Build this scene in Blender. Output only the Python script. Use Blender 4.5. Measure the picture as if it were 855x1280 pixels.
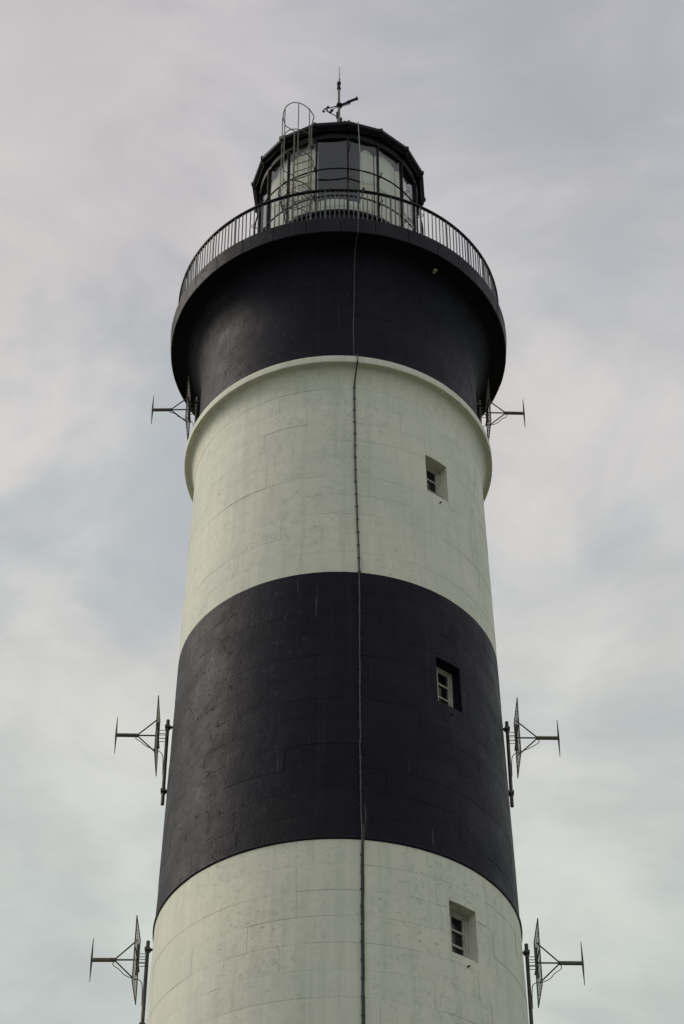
import bpy, math, random
from mathutils import Vector
random.seed(7)
R = math.radians
for o in list(bpy.data.objects): bpy.data.objects.remove(o)
scene = bpy.context.scene
col = scene.collection

# ------------------------------------------------------------------ camera
cam_d = bpy.data.cameras.new('camera'); cam = bpy.data.objects.new('camera', cam_d); col.objects.link(cam)
cam.location = (0, -33.0, 1.6)
cam.rotation_euler = (R(90 + 42.74), 0, R(-0.135))
cam_d.sensor_fit = 'VERTICAL'; cam_d.sensor_height = 36.0; cam_d.lens = 2700 / 1280 * 36.0
cam_d.clip_start = 0.1; cam_d.clip_end = 5000
scene.camera = cam

# ------------------------------------------------------------------ world: overcast sky
SUN_AZ, SUN_EL = -100.0, 36.0            # azimuth from the camera side (-y), negative = left
w = bpy.data.worlds.new('World'); scene.world = w; w.use_nodes = True
nt = w.node_tree; nt.nodes.clear()
def N(t, **kw):
    n = nt.nodes.new(t)
    for k, v in kw.items(): setattr(n, k, v)
    return n
L = nt.links.new
sky = N('ShaderNodeTexSky', sky_type='NISHITA', sun_disc=False)
sky.sun_elevation = R(SUN_EL); sky.sun_rotation = R(180 - SUN_AZ + 0); sky.air_density = 1.0; sky.dust_density = 2.0
tc = N('ShaderNodeTexCoord')
sep = N('ShaderNodeSeparateXYZ'); L(tc.outputs['Generated'], sep.inputs[0])
def math_node(tree, op, a, b=None, clamp=False):
    n = tree.nodes.new('ShaderNodeMath'); n.operation = op; n.use_clamp = clamp
    for i, v in enumerate((a, b)):
        if v is None: continue
        if isinstance(v, (int, float)): n.inputs[i].default_value = v
        else: tree.links.new(v, n.inputs[i])
    return n.outputs[0]
zc = math_node(nt, 'MAXIMUM', sep.outputs[2], 0.0)
den = math_node(nt, 'ADD', zc, 0.22)
px = math_node(nt, 'DIVIDE', sep.outputs[0], den); py = math_node(nt, 'DIVIDE', sep.outputs[1], den)
comb = N('ShaderNodeCombineXYZ'); L(px, comb.inputs[0]); L(py, comb.inputs[1])
def noise(tree, vec, scale, detail=4, rough=0.5, dist=0.0, off=None):
    n = tree.nodes.new('ShaderNodeTexNoise'); n.inputs['Scale'].default_value = scale
    n.inputs['Detail'].default_value = detail; n.inputs['Roughness'].default_value = rough
    n.inputs['Distortion'].default_value = dist
    if off is not None or isinstance(vec, tuple):
        pass
    if off is not None:
        a = tree.nodes.new('ShaderNodeVectorMath'); a.operation = 'ADD'; a.inputs[1].default_value = off
        tree.links.new(vec, a.inputs[0]); vec = a.outputs[0]
    tree.links.new(vec, n.inputs['Vector']); return n.outputs['Fac']
def ramp(tree, fac, stops, interp='LINEAR'):
    r = tree.nodes.new('ShaderNodeValToRGB'); r.color_ramp.interpolation = interp
    el = r.color_ramp.elements
    while len(el) < len(stops): el.new(0.5)
    for e, (p, c) in zip(el, stops):
        e.position = p; e.color = (*c, 1) if len(c) == 3 else (c[0], c[0], c[0], 1)
    tree.links.new(fac, r.inputs[0]); return r.outputs[0]
def mixc(tree, fac, a, b, blend='MIX'):
    m = tree.nodes.new('ShaderNodeMix'); m.data_type = 'RGBA'; m.blend_type = blend
    for i, v in ((0, fac), (6, a), (7, b)):
        if isinstance(v, (int, float)): m.inputs[i].default_value = v
        elif isinstance(v, tuple): m.inputs[i].default_value = (*v, 1)
        else: tree.links.new(v, m.inputs[i])
    return m.outputs[2]
n1 = noise(nt, comb.outputs[0], 4.6, 6, 0.56, 0.45, (3.1, 1.7, 0))
n2 = noise(nt, comb.outputs[0], 9.0, 5, 0.55, 0.4, (8.4, 5.2, 2))
# thin and thick cloud: cool grey-blue where the deck is thin, warm pinkish grey where it is thick
thin = ramp(nt, sep.outputs[2], [(0.48, (5.35, 5.8, 5.55)), (0.66, (5.0, 5.35, 5.5)), (0.84, (4.45, 4.5, 4.9))])
thick = ramp(nt, sep.outputs[2], [(0.48, (6.2, 6.75, 6.15)), (0.66, (6.85, 6.6, 6.4)), (0.84, (6.0, 5.65, 5.75))])
cl = mixc(nt, ramp(nt, n1, [(0.38, (0,)), (0.60, (1,))], 'EASE'), thin, thick)
var = ramp(nt, n2, [(0.30, (0.92, 0.922, 0.93)), (0.70, (1.08, 1.07, 1.06))], 'EASE')
cl = mixc(nt, 1.0, cl, var, 'MULTIPLY')
skyc = mixc(nt, 0.96, sky.outputs[0], cl)
bg = N('ShaderNodeBackground'); bg.inputs[1].default_value = 0.1
L(skyc, bg.inputs[0])
wo = N('ShaderNodeOutputWorld'); L(bg.outputs[0], wo.inputs[0])

# ------------------------------------------------------------------ sun behind the cloud deck
sd = bpy.data.lights.new('sun', 'SUN'); sd.energy = 1.5; sd.angle = R(24); sd.color = (1.0, 0.90, 0.76)
so = bpy.data.objects.new('sun', sd); col.objects.link(so)
a, e = R(SUN_AZ), R(SUN_EL)
sdir = Vector((math.sin(a) * math.cos(e), -math.cos(a) * math.cos(e), math.sin(e)))
so.rotation_euler = sdir.to_track_quat('Z', 'Y').to_euler(); so.location = sdir * 80
scene.view_settings.view_transform = 'Standard'; scene.view_settings.look = 'None'
scene.view_settings.exposure = 0.0; scene.view_settings.gamma = 1.0; scene.view_settings.use_curve_mapping = False
scene.render.engine = 'CYCLES'

# ------------------------------------------------------------------ materials
def new_mat(name):
    m = bpy.data.materials.new(name); m.use_nodes = True
    t = m.node_tree; b = t.nodes['Principled BSDF']; return m, t, b
def pos(t, scale=(1, 1, 1)):
    g = t.nodes.new('ShaderNodeNewGeometry'); mp = t.nodes.new('ShaderNodeMapping')
    mp.inputs['Scale'].default_value = scale; t.links.new(g.outputs['Position'], mp.inputs['Vector']); return mp.outputs[0]
def bump(t, b, h, strength, dist):
    n = t.nodes.new('ShaderNodeBump'); n.inputs['Strength'].default_value = strength; n.inputs['Distance'].default_value = dist
    t.links.new(h, n.inputs['Height']); t.links.new(n.outputs[0], b.inputs['Normal'])
def white_paint(name, tint=(1, 1, 1)):
    m, t, b = new_mat(name); P = pos(t)
    base = ramp(t, noise(t, P, 0.45, 5, 0.55, 0.3), [(0.34, (0.675, 0.685, 0.61)), (0.52, (0.735, 0.73, 0.645)), (0.68, (0.78, 0.76, 0.655))])
    grime = ramp(t, noise(t, P, 5.0, 9, 0.78, 0.3), [(0.50, (0,)), (0.70, (0.7,))])
    zone = ramp(t, noise(t, P, 0.55, 3, 0.5, 0, (4, 9, 2)), [(0.42, (0.2,)), (0.62, (1,))])
    g2 = mixc(t, 1.0, grime, zone, 'MULTIPLY')
    c = mixc(t, g2, base, (0.42, 0.445, 0.40))
    speck = ramp(t, noise(t, P, 15, 6, 0.75), [(0.58, (0,)), (0.66, (0.75,))])
    sp2 = mixc(t, 1.0, speck, zone, 'MULTIPLY')
    c = mixc(t, sp2, c, (0.26, 0.28, 0.24))
    st = ramp(t, noise(t, pos(t, (5.5, 5.5, 0.22)), 1.0, 4, 0.6), [(0.48, (0,)), (0.72, (0.45,))])
    c = mixc(t, st, c, (0.50, 0.525, 0.47))
    oi = t.nodes.new('ShaderNodeObjectInfo')
    rv = ramp(t, oi.outputs['Random'], [(0, (0.985, 0.985, 0.985)), (1, (1.01, 1.008, 1.0))])
    c = mixc(t, 1.0, c, rv, 'MULTIPLY')
    t.links.new(c, b.inputs['Base Color']); b.inputs['Roughness'].default_value = 0.62
    b.inputs['Specular IOR Level'].default_value = 0.25
    h = mixc(t, 0.5, noise(t, P, 5, 6, 0.6), noise(t, P, 45, 3, 0.6))
    bump(t, b, h, 0.5, 0.02); return m
def black_paint(name, stone=True, spec=0.115):
    m, t, b = new_mat(name); P = pos(t)
    c = ramp(t, noise(t, P, 0.7, 6, 0.6, 0.4), [(0.32, (0.0055, 0.0058, 0.0150)), (0.55, (0.0082, 0.0074, 0.0175)), (0.72, (0.0150, 0.0125, 0.0190))])
    st = ramp(t, noise(t, pos(t, (7, 7, 0.10)), 1.0, 4, 0.62), [(0.56, (0,)), (0.74, (0.55,))])
    c = mixc(t, st, c, (0.024, 0.024, 0.028))
    wash = ramp(t, noise(t, pos(t, (26, 26, 0.5)), 1.0, 2, 0.5, 0, (1.3, 4.1, 7)), [(0.72, (0,)), (0.76, (0.7,))])
    c = mixc(t, wash, c, (0.11, 0.11, 0.115))
    fl = ramp(t, noise(t, P, 9, 7, 0.72, 0.5, (5, 5, 5)), [(0.66, (0,)), (0.72, (0.5,))])
    c = mixc(t, fl, c, (0.045, 0.04, 0.04))
    if stone:
        oi = t.nodes.new('ShaderNodeObjectInfo')
        rv = ramp(t, oi.outputs['Random'], [(0, (0.90, 0.90, 0.91)), (1, (1.1, 1.09, 1.07))])
        c = mixc(t, 1.0, c, rv, 'MULTIPLY')
    t.links.new(c, b.inputs['Base Color'])
    rg = ramp(t, noise(t, P, 1.6, 6, 0.65), [(0.35, (0.44,)), (0.7, (0.60,))])
    t.links.new(rg, b.inputs['Roughness'])
    b.inputs['Specular IOR Level'].default_value = spec
    h = mixc(t, 0.35, noise(t, P, 3.2, 8, 0.68), noise(t, P, 30, 4, 0.65))
    pk = ramp(t, noise(t, P, 7, 6, 0.7, 0.8, (2, 7, 3)), [(0.30, (0,)), (0.40, (1,))])
    h = mixc(t, 0.25, h, pk)
    bump(t, b, h, 0.8, 0.035); return m
def metal(name, c, rough=0.45, metallic=0.0, spec=0.4, var=0.35):
    m, t, b = new_mat(name); P = pos(t)
    n = noise(t, P, 7, 5, 0.6)
    cc = ramp(t, n, [(0.3, tuple(x * (1 - var) for x in c)), (0.7, tuple(x * (1 + var) for x in c))])
    t.links.new(cc, b.inputs['Base Color']); b.inputs['Metallic'].default_value = metallic
    b.inputs['Roughness'].default_value = rough; b.inputs['Specular IOR Level'].default_value = spec
    bump(t, b, noise(t, P, 30, 3), 0.2, 0.004); return m
def glass(name, tint=(1, 1, 1), refl=0.9):
    m = bpy.data.materials.new(name); m.use_nodes = True; t = m.node_tree; t.nodes.clear()
    out = t.nodes.new('ShaderNodeOutputMaterial'); mx = t.nodes.new('ShaderNodeMixShader')
    tr = t.nodes.new('ShaderNodeBsdfTransparent'); tr.inputs[0].default_value = (*tint, 1)
    gl = t.nodes.new('ShaderNodeBsdfGlossy'); gl.inputs['Roughness'].default_value = 0.03
    fr = t.nodes.new('ShaderNodeFresnel'); fr.inputs[0].default_value = 1.5
    ge = t.nodes.new('ShaderNodeNewGeometry')     # the pane's inner face reflects like its outer one
    bf = math_node(t, 'MULTIPLY', ge.outputs['Backfacing'], 1.5 - 1 / 1.5)
    t.links.new(math_node(t, 'SUBTRACT', 1.5, bf), fr.inputs[0])
    f = math_node(t, 'MULTIPLY', fr.outputs[0], refl)
    t.links.new(f, mx.inputs[0]); t.links.new(tr.outputs[0], mx.inputs[1]); t.links.new(gl.outputs[0], mx.inputs[2])
    t.links.new(mx.outputs[0], out.inputs[0]); return m
M = {}
M['white'] = white_paint('white_masonry_paint')
M['black'] = black_paint('black_masonry_paint')
M['fascia'] = black_paint('weathered_black_fascia_paint', True, 0.17)
M['black_iron'] = metal('black_painted_iron', (0.008, 0.008, 0.012), 0.5, 0, 0.15)
M['rail_iron'] = metal('grey_blue_rail_paint', (0.065, 0.072, 0.088), 0.4, 0, 0.45)
M['galv'] = metal('galvanised_steel', (0.15, 0.142, 0.12), 0.5, 0.3, 0.4)
M['dull'] = metal('weathered_dark_steel', (0.07, 0.065, 0.06), 0.5, 0.3, 0.4)
M['olive'] = metal('olive_antenna_housing', (0.13, 0.125, 0.095), 0.5, 0, 0.4)
M['frame'] = metal('cream_window_paint', (0.46, 0.45, 0.41), 0.55, 0, 0.3, 0.25)
M['cable'] = metal('dark_cable_sheath', (0.045, 0.05, 0.055), 0.5, 0, 0.35)
M['verdigris'] = metal('verdigris_copper', (0.17, 0.21, 0.19), 0.6, 0, 0.3)
M['cable_pale'] = metal('chalky_cable_paint', (0.075, 0.077, 0.085), 0.6, 0, 0.3)
M['glass'] = glass('lantern_glass', (0.975, 0.985, 0.98), 1.0)
M['lens'] = metal('lens_prisms', (0.06, 0.065, 0.10), 0.2, 0, 0.5, 0.2)
M['brass'] = metal('dull_brass', (0.16, 0.11, 0.04), 0.4, 0.8, 0.5)
m_, t_, b_ = new_mat('dark_window_glass'); b_.inputs['Base Color'].default_value = (0.006, 0.006, 0.010, 1)
b_.inputs['Roughness'].default_value = 0.08; b_.inputs['Specular IOR Level'].default_value = 0.35; M['pane'] = m_
# curtain cloth: diffuse + translucent
m_ = bpy.data.materials.new('curtain_cloth'); m_.use_nodes = True; t_ = m_.node_tree; t_.nodes.clear()
o_ = t_.nodes.new('ShaderNodeOutputMaterial'); mx_ = t_.nodes.new('ShaderNodeMixShader'); mx_.inputs[0].default_value = 0.22
d_ = t_.nodes.new('ShaderNodeBsdfDiffuse'); tl_ = t_.nodes.new('ShaderNodeBsdfTranslucent')
cc_ = ramp(t_, noise(t_, pos(t_), 3, 4), [(0.3, (0.80, 0.785, 0.69)), (0.7, (0.87, 0.85, 0.755))])
t_.links.new(cc_, d_.inputs[0]); t_.links.new(cc_, tl_.inputs[0])
t_.links.new(d_.outputs[0], mx_.inputs[1]); t_.links.new(tl_.outputs[0], mx_.inputs[2]); t_.links.new(mx_.outputs[0], o_.inputs[0])
M['curtain'] = m_
m_, t_, b_ = new_mat('meadow_ground'); P_ = pos(t_)
g_ = ramp(t_, noise(t_, P_, 0.5, 8, 0.65), [(0.3, (0.055, 0.065, 0.03)), (0.6, (0.10, 0.10, 0.055)), (0.75, (0.17, 0.15, 0.10))])
t_.links.new(g_, b_.inputs['Base Color']); b_.inputs['Roughness'].default_value = 0.95
bump(t_, b_, noise(t_, P_, 9, 8, 0.7), 0.8, 0.08); M['ground'] = m_
m_, t_, b_ = new_mat('gravel_path'); P_ = pos(t_)
g_ = ramp(t_, noise(t_, P_, 18, 8, 0.7), [(0.3, (0.22, 0.20, 0.16)), (0.7, (0.36, 0.33, 0.28))])
t_.links.new(g_, b_.inputs['Base Color']); b_.inputs['Roughness'].default_value = 0.95; bump(t_, b_, noise(t_, P_, 40, 4), 0.7, 0.03); M['gravel'] = m_
M['door'] = metal('dark_blue_door_paint', (0.02, 0.03, 0.06), 0.5)

# ------------------------------------------------------------------ mesh helpers
class MB:
    def __init__(s): s.v = []; s.f = []; s.m = []
    def add(s, vs, fs, mi=0):
        k = len(s.v); s.v += [tuple(v) for v in vs]
        s.f += [tuple(i + k for i in f) for f in fs]; s.m += [mi] * len(fs); return s
    def box(s, c, half, ax=None, mi=0):
        c = Vector(c)
        X, Y, Z = ax if ax else (Vector((1, 0, 0)), Vector((0, 1, 0)), Vector((0, 0, 1)))
        vs = [c + X * (half[0] * i) + Y * (half[1] * j) + Z * (half[2] * k) for i in (-1, 1) for j in (-1, 1) for k in (-1, 1)]
        return s.add(vs, [(0, 1, 3, 2), (4, 6, 7, 5), (0, 4, 5, 1), (2, 3, 7, 6), (0, 2, 6, 4), (1, 5, 7, 3)], mi)
    def tube(s, pts, r, n=8, closed=False, mi=0, cap=True):
        pts = [Vector(p) for p in pts]; K = len(pts); rr = r if isinstance(r, (list, tuple)) else [r] * K
        k0 = len(s.v); prev = None
        for i, p in enumerate(pts):
            if closed: d = pts[(i + 1) % K] - pts[i - 1]
            else: d = pts[min(i + 1, K - 1)] - pts[max(i - 1, 0)]
            d.normalize()
            if prev is None:
                u = d.cross(Vector((0, 0, 1)))
                if u.length < 1e-3: u = Vector((1, 0, 0))
            else: u = prev - d * prev.dot(d)
            u.normalize(); prev = u; v = d.cross(u)
            for j in range(n):
                q = 2 * math.pi * j / n; s.v.append(tuple(p + (u * math.cos(q) + v * math.sin(q)) * rr[i]))
        seg = K if closed else K - 1
        for i in range(seg):
            for j in range(n):
                a0 = k0 + i * n + j; a1 = k0 + i * n + (j + 1) % n
                b0 = k0 + ((i + 1) % K) * n + j; b1 = k0 + ((i + 1) % K) * n + (j + 1) % n
                s.f.append((a0, a1, b1, b0)); s.m.append(mi)
        if cap and not closed:
            s.f.append(tuple(k0 + j for j in reversed(range(n)))); s.m.append(mi)
            s.f.append(tuple(k0 + (K - 1) * n + j for j in range(n))); s.m.append(mi)
        return s
    def lathe(s, prof, n=128, mi=0, closed=False, c=(0, 0)):
        k0 = len(s.v); K = len(prof)
        for i in range(n):
            q = 2 * math.pi * i / n
            for r, h in prof: s.v.append((c[0] + r * math.sin(q), c[1] - r * math.cos(q), h))
        for i in range(n):
            for j in range(K if closed else K - 1):
                j1 = (j + 1) % K; i1 = (i + 1) % n
                s.f.append((k0 + i * K + j, k0 + i1 * K + j, k0 + i1 * K + j1, k0 + i * K + j1)); s.m.append(mi)
        return s
    def sphere(s, c, r, n=10, k=6, sc=(1, 1, 1), mi=0):
        vs = []; fs = []
        for i in range(k + 1):
            th = math.pi * i / k
            for j in range(n):
                q = 2 * math.pi * j / n
                vs.append((c[0] + r * sc[0] * math.sin(th) * math.cos(q), c[1] + r * sc[1] * math.sin(th) * math.sin(q), c[2] + r * sc[2] * math.cos(th)))
        for i in range(k):
            for j in range(n): fs.append((i * n + j, (i + 1) * n + j, (i + 1) * n + (j + 1) % n, i * n + (j + 1) % n))
        return s.add(vs, fs, mi)
    def mesh(s, name, mats, smooth=True, angle=35):
        me = bpy.data.meshes.new(name); me.from_pydata(s.v, [], s.f); me.validate()
        for mt in (mats if isinstance(mats, (list, tuple)) else [mats]): me.materials.append(mt)
        if any(s.m) and len(s.m) == len(me.polygons): me.polygons.foreach_set('material_index', s.m)
        if smooth:
            me.polygons.foreach_set('use_smooth', [True] * len(me.polygons))
            me.set_sharp_from_angle(angle=R(angle))
        me.update(); return me
    def build(s, name, mats, parent=None, smooth=True, angle=35, loc=None, rotz=None):
        o = bpy.data.objects.new(name, s.mesh(name, mats, smooth, angle)); col.objects.link(o)
        if parent: o.parent = parent
        if loc: o.location = loc
        if rotz is not None: o.rotation_euler = (0, 0, rotz)
        return o
def empty(name, loc, label, cat, group=None):
    o = bpy.data.objects.new(name, None); col.objects.link(o); o.location = loc; o.empty_display_size = 0.3
    o['label'] = label; o['category'] = cat
    if group: o['group'] = group
    return o
def cyl(az, r, h):
    q = R(az); return Vector((r * math.sin(q), -r * math.cos(q), h))
def frame_at(az):   # tangent, outward, up
    q = R(az); return Vector((math.cos(q), math.sin(q), 0)), Vector((math.sin(q), -math.cos(q), 0)), Vector((0, 0, 1))
wr = lambda h: 3.632 - 0.019 * h       # wall radius of the tapered tower

# ------------------------------------------------------------------ ground
g = MB(); S = 1500
g.add([(-S, -S, 0), (S, -S, 0), (S, S, 0), (-S, S, 0)], [(0, 1, 2, 3)]).build('ground', M['ground'], smooth=False)['kind'] = 'structure'
p = MB(); p.lathe([(3.4, 0.004), (7.5, 0.004)], 96); p.build('path', M['gravel'], smooth=False)['kind'] = 'structure'

# ------------------------------------------------------------------ lighthouse
LH = empty('lighthouse', (0, 0, 0), 'tall round lighthouse tower painted in black and white bands with glazed lantern on top', 'lighthouse')
H_A, H_B, H_C = 21.793, 27.733, 33.178
CO = 0.495
WIN_AZ, WIN_HW = 39.55, 5.22
WINS = [(30.34, 31.32, 0), (25.14, 26.15, 1), (19.99, 20.97, 0)]
def is_black(h): return H_A < h < H_B or (H_A - 24 * CO) < h < (H_A - 12 * CO) or h > 33.3
# core of the wall, set back behind the block faces
azs = sorted(set([i * 360 / 144 - 180 for i in range(145)] + [WIN_AZ - WIN_HW, WIN_AZ + WIN_HW]))
hs = sorted(set([0.0, H_A - 24 * CO, H_A - 12 * CO, H_A, H_B, 33.25] + [x for wn in WINS for x in wn[:2]] + [H_A - 4 * CO, H_A + 3, H_B + 3]))
core = MB(); vi = {}
for i, az in enumerate(azs):
    for j, h in enumerate(hs):
        vi[i, j] = len(core.v); core.v.append(tuple(cyl(az, wr(h) - 0.007, h)))
for i in range(len(azs) - 1):
    for j in range(len(hs) - 1):
        ac = (azs[i] + azs[i + 1]) / 2; hc = (hs[j] + hs[j + 1]) / 2
        if abs(ac - WIN_AZ) < WIN_HW and any(x0 < hc < x1 for x0, x1, _ in WINS): continue
        core.f.append((vi[i, j], vi[i + 1, j], vi[i + 1, j + 1], vi[i, j + 1])); core.m.append(1 if is_black(hc) else 0)
WALL = core.build('wall', [M['white'], M['black']], LH)

# the ashlar: every block has its own face, slightly proud or shy of its neighbours
def block_mesh(mb, a0, a1, h0, h1, d0, d1, org=None, rf=wr):
    """curved block between azimuths a0..a1, heights h0..h1; d0, d1 = proudness of the lower and upper edge.
    The arris is worn: its depth wanders along the joint and is choked with paint in places."""
    ns = max(3, int(round((a1 - a0) / 2.6)))
    vs = []; fs = []
    gz = 0.0008; ga = math.degrees(gz / 3.1)
    A = [a0 + ga] + [0.0] * (ns + 1) + [a1 - ga]
    ca = math.degrees(random.uniform(0.004, 0.009) / 3.1)
    for k in range(ns + 1): A[k + 1] = a0 + ga + ca + (a1 - a0 - 2 * ga - 2 * ca) * k / ns
    ph = random.uniform(0, 7); bl_, bu_ = random.uniform(-0.6, 1.4), random.uniform(-0.6, 1.4); sd_ = random.choice((0.0003, 0.0005, 0.0009, 0.0020))
    n = len(A)
    for i, az in enumerate(A):
        u = i / (n - 1)
        lo = max(0.0002, 0.0016 * (bl_ + math.sin(ph + 4.1 * u) + random.uniform(-0.4, 0.4)))
        hi = max(0.0002, 0.0016 * (bu_ + math.sin(ph * 2 + 3.3 * u) + random.uniform(-0.4, 0.4)))
        cl_, ch_ = random.uniform(0.004, 0.012), random.uniform(0.004, 0.012)
        end = i in (0, n - 1)
        for j, h in enumerate((h0 + gz, h0 + gz + cl_, h1 - gz - ch_, h1 - gz)):
            d = d0 + (d1 - d0) * (h - h0) / (h1 - h0)
            d -= max(sd_ if end else 0.0, lo if j == 0 else hi if j == 3 else 0.0)
            v = cyl(az, rf(h) + d, h)
            if org is not None: v = v - org
            vs.append(v)
    for i in range(n - 1):
        for j in range(3): fs.append((i * 4 + j, (i + 1) * 4 + j, (i + 1) * 4 + j + 1, i * 4 + j + 1))
    mb.add(vs, fs); return mb
def cut(rect):
    """take the window openings out of a block; returns the remaining rectangles"""
    out = [rect]
    for x0, x1, _ in WINS:
        nxt = []
        b0, b1 = WIN_AZ - WIN_HW, WIN_AZ + WIN_HW
        for (a0, a1, h0, h1) in out:
            if a1 <= b0 or a0 >= b1 or h1 <= x0 or h0 >= x1: nxt.append((a0, a1, h0, h1)); continue
            if a0 < b0: nxt.append((a0, b0, h0, h1))
            if a1 > b1: nxt.append((b1, a1, h0, h1))
            c0, c1 = max(a0, b0), min(a1, b1)
            if h0 < x0: nxt.append((c0, c1, h0, x0))
            if h1 > x1: nxt.append((c0, c1, x1, h1))
        out = nxt
    return [q for q in out if q[1] - q[0] > 0.9 and q[3] - q[2] > 0.05]
random.seed(11)
courses = [(H_A + k * CO, H_A + (k + 1) * CO) for k in range(-43, 23)]
rest = {0: MB(), 1: MB()}; count = 0; cand = []
for (h0, h1) in courses:
    hc = (h0 + h1) / 2; bl = is_black(hc)
    cuts = []; az = -180 + random.uniform(0, 12)
    start = az
    while az < start + 360 - 14: cuts.append(az); az += random.uniform(17, 23.5)
    cuts.append(start + 360)
    for k in range(len(cuts) - 1):
        a0, a1 = cuts[k], cuts[k + 1]
        if a0 >= 180: a0 -= 360; a1 -= 360
        for rect in cut((a0, a1, h0, h1)):
            d0 = random.gauss(0, 0.0013); d1 = d0 + random.gauss(0, 0.0008)
            vis = hc > 18.2 and rect[1] > -88 and rect[0] < 88
            if vis and count < 300:
                org = cyl((rect[0] + rect[1]) / 2, wr(hc), (rect[2] + rect[3]) / 2)
                o = block_mesh(MB(), *rect, d0, d1, org).build('stone_block', M['black' if bl else 'white'], WALL, loc=org, angle=6)
                count += 1
            else: block_mesh(rest[1 if bl else 0], *rect, d0, d1)
for k in (0, 1):
    o = rest[k].build('masonry', M['black' if k else 'white'], WALL, angle=6); o['kind'] = 'stuff'
# thin drip ledge at the foot of the black band
q = wr(H_A)
MB().lathe([(q - 0.02, H_A - 0.006), (q + 0.012, H_A - 0.004), (q + 0.027, H_A + 0.016), (q + 0.028, H_A + 0.050), (q - 0.02, H_A + 0.075)], 160).build('drip_ledge', M['fascia'], LH, angle=20)

# windows ------------------------------------------------------------
for (x0, x1, bl) in WINS:
    T, O, U = frame_at(WIN_AZ); hc = (x0 + x1) / 2; r = wr(hc)
    hw = r * math.sin(R(WIN_HW)); oo = r * math.cos(R(WIN_HW)); dep = 0.275
    P3 = lambda t, o, h: T * t + O * o + U * h
    oi = oo - dep
    # frame with stiles and rails, the sash bars
    fw = 0.062; f = MB(); oc = oi + 0.03
    f.box(P3(-hw + fw / 2, oc, hc), (fw / 2, 0.03, (x1 - x0) / 2), (T, O, U)); f.box(P3(hw - fw / 2, oc, hc), (fw / 2, 0.03, (x1 - x0) / 2), (T, O, U))
    f.box(P3(0, oc, x1 - fw / 2), (hw - fw, 0.03, fw / 2), (T, O, U)); f.box(P3(0, oc, x0 + fw / 2), (hw - fw, 0.03, fw / 2), (T, O, U))
    W = f.build('window', M['frame'], LH, smooth=False)
    s_ = MB(); ow = 0.028; iw = hw - fw; H0, H1 = x0 + fw, x1 - fw; oc2 = oi + 0.018
    s_.box(P3(iw - ow / 2, oc2, hc), (ow / 2, 0.022, (H1 - H0) / 2), (T, O, U)); s_.box(P3(-iw + ow / 2, oc2, hc), (ow / 2, 0.022, (H1 - H0) / 2), (T, O, U))
    s_.box(P3(0, oc2, H1 - ow / 2), (iw - ow, 0.022, ow / 2), (T, O, U)); s_.box(P3(0, oc2, H0 + ow / 2), (iw - ow, 0.022, ow / 2), (T, O, U))
    s_.box(P3(-0.06, oc2, hc), (0.014, 0.021, (H1 - H0) / 2 - ow), (T, O, U))
    ph = (H1 - H0) / 3
    for k in (1, 2): s_.box(P3(0, oc2 + 0.002, H0 + k * ph), (iw - ow, 0.02, 0.015), (T, O, U))
    s_.build('sash', M['frame'], W, smooth=False)
    for cidx in (-1, 1):
        for k in range(3):
            MB().box(P3((iw - 0.06) / 2 if cidx > 0 else -(iw + 0.06) / 2, oi + 0.004, H0 + (k + 0.5) * ph), ((iw + 0.06 * cidx) / 2 - 0.012, 0.003, ph / 2 - 0.008), (T, O, U)).build('pane', M['pane'], W, smooth=False)
    rv = MB(); e_ = 0.004
    oL = lambda h: wr(h) * math.cos(R(WIN_HW)) - 0.002
    c = [(-hw - e_, x0 - e_), (hw + e_, x0 - e_), (hw + e_, x1 + e_), (-hw - e_, x1 + e_)]
    vo = [P3(t, oL(h), h) for t, h in c]; vin = [P3(t, oi, h) for t, h in c]
    # head and sill follow the curve of the wall
    def strip(h, flip):
        n = 6; a_ = []; b_ = []
        for k in range(n + 1):
            t = -hw - e_ + 2 * (hw + e_) * k / n
            a_.append(P3(t, math.sqrt(wr(h) ** 2 - t * t) - 0.002, h)); b_.append(P3(t, oi, h))
        rv.add(a_ + b_, [(k, k + 1, n + 2 + k, n + 1 + k) for k in range(n)])
    strip(x0 - e_, 0); strip(x1 + e_, 1)
    rv.add([vo[0], vo[3], vin[3], vin[0]], [(0, 1, 2, 3)]); rv.add([vo[1], vo[2], vin[2], vin[1]], [(0, 1, 2, 3)])
    rv.build('reveal', M['black' if bl else 'white'], W, smooth=False)
    sp = MB(); az = WIN_AZ + 0.6; sp.tube([cyl(az, wr(x0) - 0.03, x0 - 0.16), cyl(az, wr(x0) + 0.05, x0 - 0.165)], 0.016, 8)
    sp.build('drain_spout', M['dull'], LH)

# cornice (white) -------------------------------------------------------
prof = [(2.95, 33.42), (3.240, 33.385), (3.254, 33.372), (3.256, 33.355), (3.253, 33.212), (3.246, 33.200), (3.175, 33.196)]
rb, hb = wr(32.66) + 0.003, 32.66
for k in range(0, 13):
    t = k / 12; prof.append((rb + (3.165 - rb) * (1 - math.sin(t * math.pi / 2)), hb + (33.185 - hb) * math.cos(t * math.pi / 2)))
prof.append((2.95, 32.65))
MB().lathe(prof, 160).build('cornice', M['white'], LH, angle=24)

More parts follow.
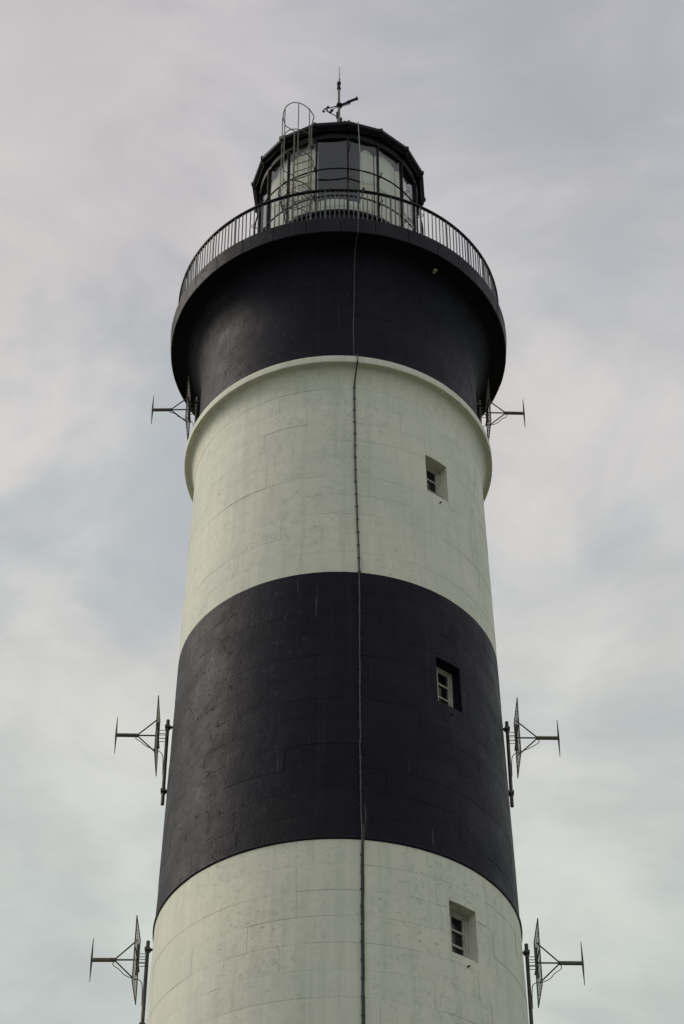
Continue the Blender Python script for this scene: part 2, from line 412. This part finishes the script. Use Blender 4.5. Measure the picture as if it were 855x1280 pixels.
# black drum and cove under the gallery -------------------------------------
up = MB(); r0 = 3.005
prof = [(r0 + 0.01, 33.38)] + [(r0 - 0.004 * k, 33.38 + 0.5 * k) for k in range(1, 5)]
hs0 = 35.45; prof.append((r0 - 0.018, hs0))
for k in range(1, 19):
    t = k / 18 * math.pi / 2; prof.append((r0 - 0.018 + 0.43 * (1 - math.cos(t)) ** 1.0, hs0 + 1.17 * math.sin(t)))
prof += [(3.425, 36.622), (3.428, 36.655), (3.60, 36.668), (3.64, 36.668)]
up.lathe(prof, 160); DR = up.build('gallery_cove', M['black'], LH, angle=50)
drf = lambda h: r0 + 0.009 - 0.009 * (h - 33.38)
for kc in range(4):
    h0 = 33.40 + kc * CO; az = -180 + random.uniform(0, 12)
    while az < 178:
        a1 = az + random.uniform(17, 23.5)
        if a1 > 172: a1 = 180.0 + 0
        if a1 > -88 and az < 88:
            org = cyl((az + a1) / 2, r0, h0 + CO / 2); dd_ = random.gauss(0, 0.001)
            block_mesh(MB(), az, a1, h0, h0 + CO, dd_, dd_ + random.gauss(0, 0.0006), org, drf).build('stone_block', M['black'], DR, loc=org, angle=6)
        az = a1
lamp = MB(); T, O, U = frame_at(37.2)
lamp.box(cyl(37.2, 3.40, 36.60), (0.035, 0.03, 0.03), (T, O, U)); lamp.tube([cyl(37.2, 3.37, 36.60), cyl(37.2, 3.34, 36.565)], [0.022, 0.03], 10)
lamp.build('soffit_lamp', M['frame'], LH)

# gallery deck with 32 fascia slabs ---------------------------------------------
dk = MB(); dk.lathe([(1.6, 37.02), (3.70, 37.02), (3.70, 36.69), (3.60, 36.672), (3.40, 36.70)], 160)
DECK = dk.build('gallery_deck', M['black'], LH)
def slab(seed):
    rnd = random.Random(seed); mb = MB(); n = 5; span = 360 / 32
    pr = [(3.66, 36.672), (3.712, 36.672), (3.722, 36.684), (3.752, 37.075), (3.742, 37.09), (3.60, 37.09)]
    vs = []; fs = []
    j = [rnd.uniform(-0.004, 0.004) for _ in range(2)]
    for i in range(n + 1):
        az = -span / 2 + 0.09 + (span - 0.18) * i / n
        d = j[0] + (j[1] - j[0]) * i / n
        for r, h in pr: vs.append(cyl(az, r + d, h) - Vector((0, -3.72, 36.88)))
    K = len(pr)
    for i in range(n):
        for k in range(K - 1): fs.append((i * K + k, (i + 1) * K + k, (i + 1) * K + k + 1, i * K + k + 1))
    fs.append(tuple(range(K))); fs.append(tuple(n * K + k for k in reversed(range(K))))
    return mb.add(vs, fs).mesh('fascia_slab', M['fascia'], True, 30)
slabs = [slab(k) for k in range(5)]
for k in range(32):
    az = -44.3 + 11.25 / 2 + k * 11.25
    o = bpy.data.objects.new('fascia_slab', slabs[k % 5]); col.objects.link(o); o.parent = DECK
    o.location = cyl(az, 3.72, 36.88); o.rotation_euler = (0, 0, R(az))

# railing ----------------------------------------------------------------------
RAIL = MB().tube([cyl(i * 2, 3.60, 38.185) for i in range(180)], 0.037, 8, True).build('railing', M['black_iron'], LH)
MB().tube([cyl(i * 2, 3.60, 37.19) for i in range(180)], 0.013, 6, True).build('bottom_rail', M['rail_iron'], RAIL)
bal = MB().box((0, 0, 0.535), (0.0095, 0.0095, 0.535)).mesh('baluster', M['rail_iron'], False)
pst = MB().box((0, 0, 0.54), (0.020, 0.014, 0.54)); pst.sphere((0, 0, 1.115), 0.020, 8, 4); pst = pst.mesh('post', M['rail_iron'], False)
for k in range(224):
    az = -4.6 + k * 360 / 224
    o = bpy.data.objects.new('post' if k % 7 == 0 else 'baluster', pst if k % 7 == 0 else bal); col.objects.link(o); o.parent = RAIL
    o.location = cyl(az, 3.60, 37.088); o.rotation_euler = (R(random.uniform(-0.4, 0.4)), R(random.uniform(-0.5, 0.5)), R(az))

# lantern ------------------------------------------------------------------------
AZ0, DA = 6.4, 22.5
GR = 1.845
ln = MB(); ln.lathe([(1.93, 37.0), (1.93, 37.2), (1.88, 37.25), (1.88, 39.50), (1.93, 39.53), (1.93, 39.60), (1.74, 39.63), (1.2, 39.63), (0, 39.63)], 96)
LANT = ln.build('lantern', M['black_iron'], LH)
rg = MB(); rg.lathe([(1.74, 42.25), (1.885, 42.25), (1.90, 42.30), (1.90, 42.44), (1.74, 42.44)], 96, closed=True)
rg.build('head_ring', M['black_iron'], LANT)
mu = MB().box((0, 0, 1.32), (0.017, 0.034, 1.32)); mu.box((0, -0.04, 1.32), (0.010, 0.012, 1.32)); mu = mu.mesh('mullion', M['black_iron'], False)
half = GR * math.tan(R(DA / 2))
pn = MB().box((0, 0, 1.31), (half - 0.022, 0.004, 1.31)).mesh('pane', M['glass'], False)
for k in range(16):
    az = AZ0 + k * DA
    o = bpy.data.objects.new('mullion', mu); col.objects.link(o); o.parent = LANT; o.location = cyl(az, 1.86, 39.62); o.rotation_euler = (0, 0, R(az))
    o = bpy.data.objects.new('pane', pn); col.objects.link(o); o.parent = LANT; az2 = az + DA / 2
    o.location = cyl(az2, GR * math.cos(R(DA / 2)) + 0.012, 39.63); o.rotation_euler = (0, 0, R(az2))
# curtains hanging behind the panes
def curtain(a0, a1, h0, h1, sag, seed, rr=1.69):
    rnd = random.Random(seed); n = 26; mb = MB(); vs = []; fs = []
    ph = rnd.uniform(0, 6)
    for i in range(n + 1):
        u = i / n; az = a0 + (a1 - a0) * u
        top = h1 - sag * (abs(2 * u - 1) ** 2.2)
        for j in range(6):
            v = j / 5; h = top + (h0 - top) * v
            r = rr + 0.016 * math.sin(u * 34 + ph + 0.8 * math.sin(v * 3 + ph)) * (0.4 + 0.6 * v)
            vs.append(cyl(az, r, h))
    for i in range(n):
        for j in range(5): fs.append((i * 6 + j, i * 6 + j + 1, (i + 1) * 6 + j + 1, (i + 1) * 6 + j))
    return mb.add(vs, fs).build('curtain', M['curtain'], LANT, angle=80)
for k in range(16):
    a0 = AZ0 + k * DA + 0.4; a1 = a0 + DA - 0.8
    if k == 15: curtain(a0, a1, 39.66, 40.25, 0.03, 50); continue
    if k == 0:
        curtain(a0 + 10, a1, 39.66, 42.20, 0.22, 51); curtain(a0, a0 + 10, 39.66, 40.2, 0.02, 52); continue
    if 4 <= k <= 10: continue
    curtain(a0, a1, 39.66, 42.24, 0.17, k)
# the lens inside
lp = [(0.0, 39.66), (0.55, 39.66), (0.62, 39.9)]
for k in range(17):
    h = 40.0 + k * 0.115; c = 0.78 - 0.30 * abs((h - 40.95) / 1.0) ** 2
    lp += [(c - 0.05, h), (c + 0.03, h + 0.02), (c - 0.03, h + 0.11)]
lp += [(0.3, 42.05), (0, 42.1)]
MB().lathe(lp, 48).build('lens', M['lens'], LANT, angle=20)
for k in range(8):
    az = 10 + k * 45
    MB().tube([cyl(az, 0.60, 39.7), cyl(az, 0.83, 40.4), cyl(az, 0.86, 41.0), cyl(az, 0.83, 41.5), cyl(az, 0.45, 42.05)], 0.02, 6).build('lens_frame', M['brass'], LANT)
# outside hand rings on brackets at the mullions
for hh in (40.985, 40.005):
    rr = 1.985
    MB().tube([cyl(i * 3, rr, hh) for i in range(120)], 0.019, 8, True).build('hand_ring', M['black_iron'], LANT)
    br = MB(); br.tube([(0, 0, 0), (0, -0.11, 0.0)], 0.012, 6); br.tube([(0.0, -0.115 + 0.045 * math.cos(q * 0.6), 0.05 + 0.055 * math.sin(q * 0.6 )) for q in range(0, 9)], 0.009, 6)
    br = br.mesh('bracket', M['black_iron'])
    for k in range(16):
        az = AZ0 + k * DA
        o = bpy.data.objects.new('bracket', br); col.objects.link(o); o.parent = LANT; o.location = cyl(az, 1.90, hh); o.rotation_euler = (0, 0, R(az))
# roof: sixteen panels, eave, ribs below
RE, HE = 2.095, 42.63
rf = MB(); n = 16
pro = [(1.80, 42.43), (1.97, 42.445), (2.045, 42.49), (RE, 42.535), (RE, HE), (2.06, HE + 0.012), (0.0, HE + 0.02)]
vs = []; fs = []
for k in range(n):
    for r, h in pro: vs.append(cyl(AZ0 + k * DA, r, h))
K = len(pro)
for k in range(n):
    for j in range(K - 1): fs.append((k * K + j, ((k + 1) % n) * K + j, ((k + 1) % n) * K + j + 1, k * K + j + 1))
ROOF = rf.add(vs, fs).build('roof', M['black_iron'], LH, smooth=False)
tri = MB(); sec = [(2.085, 42.645), (1.75, 43.02), (1.2, 43.52), (0.6, 43.92), (0.18, 44.10)]
vs = []; fs = []
for r, h in sec:
    for s_ in (-1, 1): vs.append(Vector((s_ * (r * math.sin(R(DA / 2)) - 0.006), -r * math.cos(R(DA / 2)), h)) - Vector((0, -1.2, 43.4)))
for r, h in sec:
    for s_ in (-1, 1): vs.append(Vector((s_ * (r * math.sin(R(DA / 2)) - 0.006), -r * math.cos(R(DA / 2)) + 0.02, h - 0.03)) - Vector((0, -1.2, 43.4)))
for i in range(len(sec) - 1):
    a_ = 2 * i; fs.append((a_, a_ + 1, a_ + 3, a_ + 2)); b_ = 10 + 2 * i; fs.append((b_ + 2, b_ + 3, b_ + 1, b_))
    fs.append((a_, a_ + 2, b_ + 2, b_)); fs.append((a_ + 3, a_ + 1, b_ + 1, b_ + 3))
fs += [(1, 0, 10, 11), (8, 9, 19, 18)]
tri = tri.add(vs, fs).mesh('roof_panel', M['black_iron'], False)
seam = MB().tube([Vector((0, -r, h + 0.012)) - Vector((0, -1.2, 43.4)) for r, h in sec], 0.018, 6).mesh('seam', M['black_iron'])
knob = MB().sphere((0, 0, 0), 0.022, 8, 5); knob.tube([(0, 0, -0.10), (0, 0, 0)], 0.016, 6); knob = knob.mesh('corner_knob', M['black_iron'])
rib = MB().box((0, 0, 0), (0.014, 0.10, 0.022)); rib = rib.mesh('rib', M['black_iron'], False)
for k in range(16):
    az = AZ0 + k * DA
    for nm, me, r, h, dz in (('roof_panel', tri, 1.2, 43.4, DA / 2), ('seam', seam, 1.2, 43.4, 0), ('corner_knob', knob, RE + 0.006, HE + 0.008, 0), ('rib', rib, 1.965, 42.432, 0)):
        o = bpy.data.objects.new(nm, me); col.objects.link(o); o.parent = ROOF
        o.location = cyl(az + dz, r, h); o.rotation_euler = (0, 0, R(az + dz))
gt = MB()
gv = [cyl(AZ0 + k * DA, 2.0, 42.448) for k in range(16)]
gt.tube(gv, 0.022, 6, True); gt.build('gutter_pipe', M['black_iron'], ROOF)
fin = MB(); fin.lathe([(0.22, 44.02), (0.20, 44.16), (0.10, 44.25), (0.16, 44.36), (0.16, 44.44), (0.08, 44.55), (0.06, 44.8), (0, 44.8)], 24)
fin.build('finial', M['black_iron'], ROOF)

# ------------------------------------------------------------------ weather vane with lightning rod
WV = empty('weather_vane', (0, 0, 44.78), 'weather vane and lightning rod standing on the peak of the lantern roof', 'weather vane')
z0 = 44.78
def WVp(x, y, h): return (x, y, h - z0)
MB().tube([WVp(0, 0, 44.75), WVp(0, 0, 45.45), WVp(0, 0, 45.47), WVp(0, 0, 46.75)], [0.055, 0.055, 0.034, 0.030], 10).build('pole', M['galv'], WV)
MB().tube([WVp(0.012, 0, 46.62), WVp(0.012, 0, 47.15), WVp(0.012, 0, 47.16), WVp(0.012, 0, 47.66)], [0.020, 0.018, 0.010, 0.006], 8).build('rod', M['dull'], WV)
c_ = MB(); c_.tube([WVp(-0.006, 0, 46.70), WVp(-0.006, 0, 46.99)], 0.040, 10); c_.tube([WVp(0, 0, 46.71), WVp(0, 0, 46.76)], 0.052, 10); c_.tube([WVp(0, 0, 46.93), WVp(0, 0, 46.98)], 0.052, 10)
c_.build('clamp', M['black_iron'], WV)
MB().sphere(WVp(0.01, 0, 46.03), 0.085, 12, 8).build('hub', M['black_iron'], WV)
d = Vector((0.88, -0.40, 0)).normalized(); sdv = Vector((-d.y, d.x, 0)); U = Vector((0, 0, 1))
B = Vector(WVp(0, 0, 46.04))
ar = MB(); ar.tube([B - d * 0.06, B - Vector((0.36, -0.12, 0))], 0.015, 6)
hd = B - Vector((0.33, -0.11, 0)); dd = Vector((-0.36, 0.12, 0)).normalized()
for s2 in (-1, 1): pass
ar.add([hd + dd * 0.09, hd + U * 0.06 - dd * 0.04, hd - U * 0.06 - dd * 0.04, hd + Vector((dd.y, -dd.x, 0)) * 0.012, hd - Vector((dd.y, -dd.x, 0)) * 0.012],
       [(0, 1, 3), (0, 3, 2), (0, 4, 1), (0, 2, 4), (1, 4, 2, 3)])
ar.build('arrow', M['black_iron'], WV, smooth=False)
tl = MB(); tl.tube([B + d * 0.06, B + d * 0.24], 0.020, 8); tl.box(B + d * 0.37 + U * 0.0, (0.15, 0.022, 0.030), (d, sdv, U))
tl.box(B + d * 0.50 + U * 0.005, (0.016, 0.030, 0.045), (d, sdv, U))
for k in range(5): tl.box(B + d * (0.12 + k * 0.045) - U * (0.055 + 0.006 * k), (0.012, 0.012, 0.045), (d, sdv, U))
tl.box(B + d * 0.21 - U * 0.045, (0.11, 0.008, 0.022), (d, sdv, U))
tl.build('tail', M['black_iron'], WV, smooth=False)
rd = MB(); e2 = Vector((-0.19, 0.17, 0)); rd.tube([B + e2 * 0.2, B + e2], 0.011, 6); rd.box(B + e2 * 0.98, (0.035, 0.008, 0.045)); rd.box(B + e2 * 0.85, (0.02, 0.02, 0.02)); rd.build('direction_rod', M['black_iron'], WV, smooth=False)
an = MB(); Bz = Vector(WVp(0, 0, 45.53)); e3 = Vector((-0.29, -0.19, 0)); an.tube([Bz, Bz + e3], 0.013, 6); an.tube([Bz + e3, Bz + e3 + U * 0.05], 0.016, 8)
an.build('sensor_arm', M['black_iron'], WV)
cp = MB()
for k in range(3):
    q = R(40 + 120 * k); v = Vector((math.cos(q), math.sin(q), 0)); c0 = Bz + e3 + U * 0.045
    cp.tube([c0, c0 + v * 0.085], 0.007, 6); cp.sphere(c0 + v * 0.10, 0.034, 8, 5, (1, 1, 1.1))
cp.build('wind_cup', M['black_iron'], WV)
lb = MB(); lb.tube([WVp(0.10, -0.05, 44.55), WVp(0.10, -0.12, 45.1), WVp(0.13, -0.2, 45.13), WVp(0.17, -0.22, 45.08)], 0.016, 6); lb.tube([WVp(-0.04, 0, 45.5), WVp(-0.04, 0, 45.75)], 0.03, 8); lb.tube([WVp(0.04, 0, 45.2), WVp(0.06, -0.02, 45.48)], 0.028, 8)
lb.build('bracket', M['black_iron'], WV)

# ------------------------------------------------------------------ caged ladder on the lantern
LAZ = -22.3
T, O, U = frame_at(LAZ); lc = Vector((-0.835, -2.04, 0))
LD = empty('caged_ladder', (lc.x, lc.y, 37.09), 'narrow steel ladder with safety cage climbing the left of the lantern', 'ladder')
def LP(t, o, h): return T * t + O * o + U * (h - 37.09)
for s_ in (-1, 1):
    MB().box(LP(s_ * 0.215, 0, 39.74), (0.012, 0.018, 2.65), (T, O, U)).build('rail', M['galv'], LD, smooth=False)
k = 0; h = 37.35
while h < 42.3:
    MB().tube([LP(-0.2, 0, h), LP(0.2, 0, h)], 0.011, 6).build('rung', M['dull'], LD); h += 0.27
def hoop(h, hw, dep, tilt=0.0, name='hoop', rad=0.012):
    pts = []
    for i in range(21):
        q = math.pi * i / 20; t = -hw * math.cos(q); o = dep * 0.28 + dep * 0.72 * math.sin(q)
        pts.append(LP(t * 1.0, o, h + tilt * (o / dep)))
    pts = [LP(-0.215, 0, h)] + pts + [LP(0.215, 0, h)]
    return MB().tube(pts, rad, 6).build(name, M['galv'], LD)
for h in (42.40, 41.50, 40.75): hoop(h, 0.36, 0.70, 0.10 if h > 42 else 0.0)
hoop(39.55, 0.40, 0.78, 0.0, rad=0.015)
for t, o in ((-0.34, 0.42), (-0.17, 0.66), (0.17, 0.66), (0.34, 0.42)):
    MB().box(LP(t, o, 41.0), (0.010, 0.005, 1.47), (T, O, U)).build('cage_bar', M['galv'], LD, smooth=False)
MB().box(LP(-0.31, 0.5, 41.56), (0.05, 0.04, 0.05), (T, O, U)).build('latch_box', M['galv'], LD, smooth=False)
ms = MB()
for i in range(17):
    q = math.pi * i / 16; t = -0.40 * math.cos(q); o = 0.22 + 0.56 * math.sin(q)
    ms.tube([LP(t, o, 39.55), LP(t * 0.7, 0.05 + (o - 0.05) * 0.7, 38.85)], 0.005, 4)
for k in range(1, 8):
    f_ = k / 7; sc = 1 - 0.3 * f_
    ms.tube([LP(-0.40 * math.cos(math.pi * i / 14) * sc, 0.05 + (0.17 + 0.56 * math.sin(math.pi * i / 14)) * sc, 39.55 - 0.70 * f_) for i in range(15)], 0.012 if k in (3, 7) else 0.005, 4)
ms.build('guard_mesh', M['dull'], LD)
for h in (41.9, 39.9, 38.3):
    for s_ in (-1, 1): MB().tube([LP(s_ * 0.215, 0.0, h), LP(s_ * 0.215, -0.32 if h > 39.6 else -0.30, h)], 0.012, 6).build('standoff', M['dull'], LD)
fl = MB(); fl.sphere(LP(0.24, 0.03, 41.55), 0.055, 10, 6); fl.box(LP(0.22, 0.0, 41.63), (0.05, 0.03, 0.015), (T, O, U)); fl.build('lamp', M['black_iron'], LD)

# ------------------------------------------------------------------ grid antennas
GRP = 'grid panel antennas on the tower sides'
def antenna(s, x, boom, label, cab_seed):
    """s = -1 left, 1 right; x = distance of the mast from the tower axis; boom = height of the boom"""
    base = boom + 0.37 - 1.95
    E = empty('antenna', (s * x, 0, base), label, 'antenna', GRP)
    P = lambda dx, dy, h: Vector((s * dx, dy, h - base))
    E.rotation_euler = (0, 0, R(random.Random(cab_seed + 20).uniform(-1.6, 1.6)))
    MB().tube([P(0, 0, base), P(0, 0, base + 1.95)], 0.034, 10).build('mast', M['dull'], E)
    for h in (boom + 0.20, boom - 1.28):
        c = MB(); g_ = x - wr(h)
        if boom > 34: g_ = x - (2.99 if h > 33.4 else 3.25); 
        c.box(P(0, 0, h), (0.048, 0.06, 0.028)); c.box(P(-g_ / 2 - 0.02, 0.0, h), (g_ / 2 + 0.03, 0.022, 0.016)); c.box(P(-g_ - 0.004, 0, h), (0.012, 0.07, 0.07))
        c.tube([P(0.05, -0.045, h), P(-0.06, -0.045, h)], 0.009, 6); c.tube([P(0.05, 0.045, h), P(-0.06, 0.045, h)], 0.009, 6)
        c.build('clamp', M['dull'], E, smooth=False)
    xr = 0.185; Hh, Wh = 0.645, 0.395
    fr = MB()
    for yy in (-Wh, Wh): fr.box(P(xr, yy, boom), (0.0085, 0.009, Hh))
    for zz in (-Hh, Hh): fr.box(P(xr, 0, boom + zz), (0.008, Wh + 0.009, 0.009))
    fr.box(P(xr - 0.02, 0, boom), (0.014, 0.022, 0.30)); fr.box(P(xr - 0.02, 0, boom), (0.010, Wh, 0.014))
    RF = fr.build('reflector', M['dull'], E, smooth=False)
    gd = MB()
    for k in range(1, 8): y = -Wh + 2 * Wh * k / 8; gd.tube([P(xr, y, boom - Hh), P(xr, y, boom + Hh)], 0.004, 4, cap=False)
    for k in range(1, 7): z = boom - Hh + 2 * Hh * k / 7; gd.tube([P(xr + 0.004, -Wh, z), P(xr + 0.004, Wh, z)], 0.004, 4, cap=False)
    gd.build('grid', M['galv'], RF)
    ub = MB()
    for zz in (0.09, -0.02, -0.10): 
        for yy in (-0.05, 0.05): ub.tube([P(-0.02, yy, boom + zz), P(xr - 0.03, yy, boom + zz)], 0.007, 5)
    ub.build('bolt', M['galv'], E)
    MB().tube([P(xr - 0.02, 0, boom), P(0.56, 0, boom)], 0.015, 8).build('boom', M['dull'], E)
    MB().tube([P(0.545, 0, boom), P(0.555, 0, boom), P(0.56, 0, boom), P(0.965, 0, boom)], [0.030, 0.042, 0.037, 0.037], 12).build('dipole_tube', M['olive'], E)
    ed = MB()
    zt = [(-0.43, 0.004), (-0.25, 0.010), (0, 0.018), (0.25, 0.010), (0.43, 0.004)]
    vs = []; fs = []
    for z, wdt in zt:
        for sx, sy in ((-1, -1), (1, -1), (1, 1), (-1, 1)): vs.append(P(0.965 + sx * wdt, sy * 0.014, boom + z))
    for i in range(4):
        for j in range(4): fs.append((i * 4 + j, i * 4 + (j + 1) % 4, (i + 1) * 4 + (j + 1) % 4, (i + 1) * 4 + j))
    fs += [(3, 2, 1, 0), (16, 17, 18, 19)]
    ed.add(vs, fs); ed.build('end_element', M['dull'], E, smooth=False)
    for zz in (0.40, -0.40):
        MB().tube([P(xr, 0, boom + zz), P(0.56, 0, boom + 0.01 * (1 if zz > 0 else -1))], 0.013, 6).build('strut', M['dull'], E)
    rnd = random.Random(cab_seed); sag = rnd.uniform(0.06, 0.16)
    cb = MB(); pts = [P(0.57, 0, boom - 0.03), P(0.60, -0.02, boom - 0.05 - sag * 0.5)]
    pts += [P(0.56 - 0.13 * rnd.random(), -0.03, boom - 0.08 - sag), P(0.38, -0.04, boom - 0.20 - sag), P(0.22, -0.05, boom - 0.28 - sag), P(0.06, -0.03, boom - 0.42), P(0.04, -0.01, boom - 0.62), P(0.035, 0, boom - 0.9)]
    # smooth the path
    for _ in range(2):
        q = [pts[0]]
        for a_, b_ in zip(pts[:-1], pts[1:]): q += [a_ * 0.75 + b_ * 0.25, a_ * 0.25 + b_ * 0.75]
        pts = q + [pts[-1]]
    cb.tube(pts, 0.008, 6); cb.build('cable', M['cable'], E)
antenna(-1, 3.080, 35.125, 'grid panel antenna jutting left just above the white cornice', 1)
antenna(1, 3.070, 35.045, 'grid panel antenna jutting right just above the white cornice', 2)
antenna(-1, 3.243, 26.303, 'grid panel antenna jutting left from the middle black band', 3)
antenna(1, 3.222, 26.270, 'grid panel antenna jutting right from the middle black band', 4)
antenna(-1, 3.328, 21.445, 'grid panel antenna jutting left below the black band, lowest on that side', 5)
antenna(1, 3.313, 21.395, 'grid panel antenna jutting right below the black band, lowest on that side', 6)

# ------------------------------------------------------------------ lightning conductor down the front
LC = empty('conductor_cable', tuple(cyl(6.9, wr(0) + 0.02, 0)), 'thin conductor cable clipped down the front of the tower from roof to ground', 'cable')
bs = LC.location.copy()
def CP(az, r, h): return cyl(az, r, h) - bs
MB().tube([CP(12.2, 2.112, 42.632), CP(12.3, 2.125, 42.55), CP(10.6, 2.55, 41.2), CP(9.3, 3.1, 39.6), CP(8.4, 3.63, 38.235)], 0.011, 6).build('hanging_length', M['verdigris'], LC)
MB().sphere(CP(8.4, 3.635, 38.235), 0.035, 8, 5).build('rail_clamp', M['black_iron'], LC)
path = [(8.4, 3.64, 38.2), (6.4, 3.63, 37.6), (6.3, 3.775, 37.12), (6.25, 3.775, 37.0), (6.2, 3.742, 36.66), (6.1, 3.60, 36.64), (6.0, 3.44, 36.60), (6.0, 3.30, 36.50), (6.05, 3.15, 36.2), (6.1, 3.05, 35.85), (6.15, 3.01, 35.4), (5.75, 3.01, 34.5), (5.9, 3.02, 33.7), (6.6, 3.05, 33.42), (6.7, 3.262, 33.41), (6.72, 3.276, 33.37), (6.7, 3.272, 33.21)]
up_ = [CP(*q) for q in path]
MB().tube(up_, 0.012, 6).build('upper_length', M['cable_pale'], LC)
rnd = random.Random(3)
knots = [(33.21, 6.7), (32.85, 6.06), (32.12, 5.98), (30.12, 6.2), (28.86, 6.76), (27.75, 7.17), (26.1, 6.95), (22.6, 6.84), (21.79, 7.08), (20.24, 6.86), (18.36, 6.81), (10, 6.9), (0.0, 6.9)]
def az_at(h):
    for (h1, a1), (h0, a0) in zip(knots[:-1], knots[1:]):
        if h <= h1 + 1e-6 and h >= h0: return a0 + (a1 - a0) * (h - h0) / (h1 - h0)
    return knots[0][1]
def run(h1, h0, rad, mat, off=0.0, name='lower_length', ro=0.02):
    pts = []; n = max(4, int((h1 - h0) / 0.22))
    for i in range(n + 1):
        h = h1 + (h0 - h1) * i / n
        ledge = 0.05 if abs(h - H_A - 0.03) < 0.16 else 0.0
        pts.append(CP(az_at(h) + off + rnd.gauss(0, 0.05), wr(h) + ro + ledge + abs(rnd.gauss(0, 0.003)), h))
    return pts
MB().tube([CP(6.7, 3.272, 33.21), CP(6.4, 3.17, 33.05)] + run(32.80, 27.75, 0.02, None), 0.018, 6).build('white_band_length', M['cable'], LC)
MB().tube(run(27.75, 21.70, 0.02, None), 0.013, 6).build('black_band_length', M['cable_pale'], LC)
MB().tube(run(21.70, 0.02, 0.02, None), 0.018, 6).build('lower_length', M['cable'], LC)
MB().tube(run(22.1, 0.02, 0.02, None, 0.45, ro=0.012), 0.011, 6).build('second_wire', M['cable_pale'], LC)
clip = MB().box((0, 0, 0), (0.026, 0.017, 0.012)).mesh('clip', M['cable'], False)
h = 32.7
while h > 14:
    o = bpy.data.objects.new('clip', clip); col.objects.link(o); o.parent = LC
    az = az_at(h); o.location = CP(az, wr(h) + 0.016 + (0.05 if abs(h - H_A - 0.03) < 0.16 else 0), h); o.rotation_euler = (0, 0, R(az)); h -= 0.33
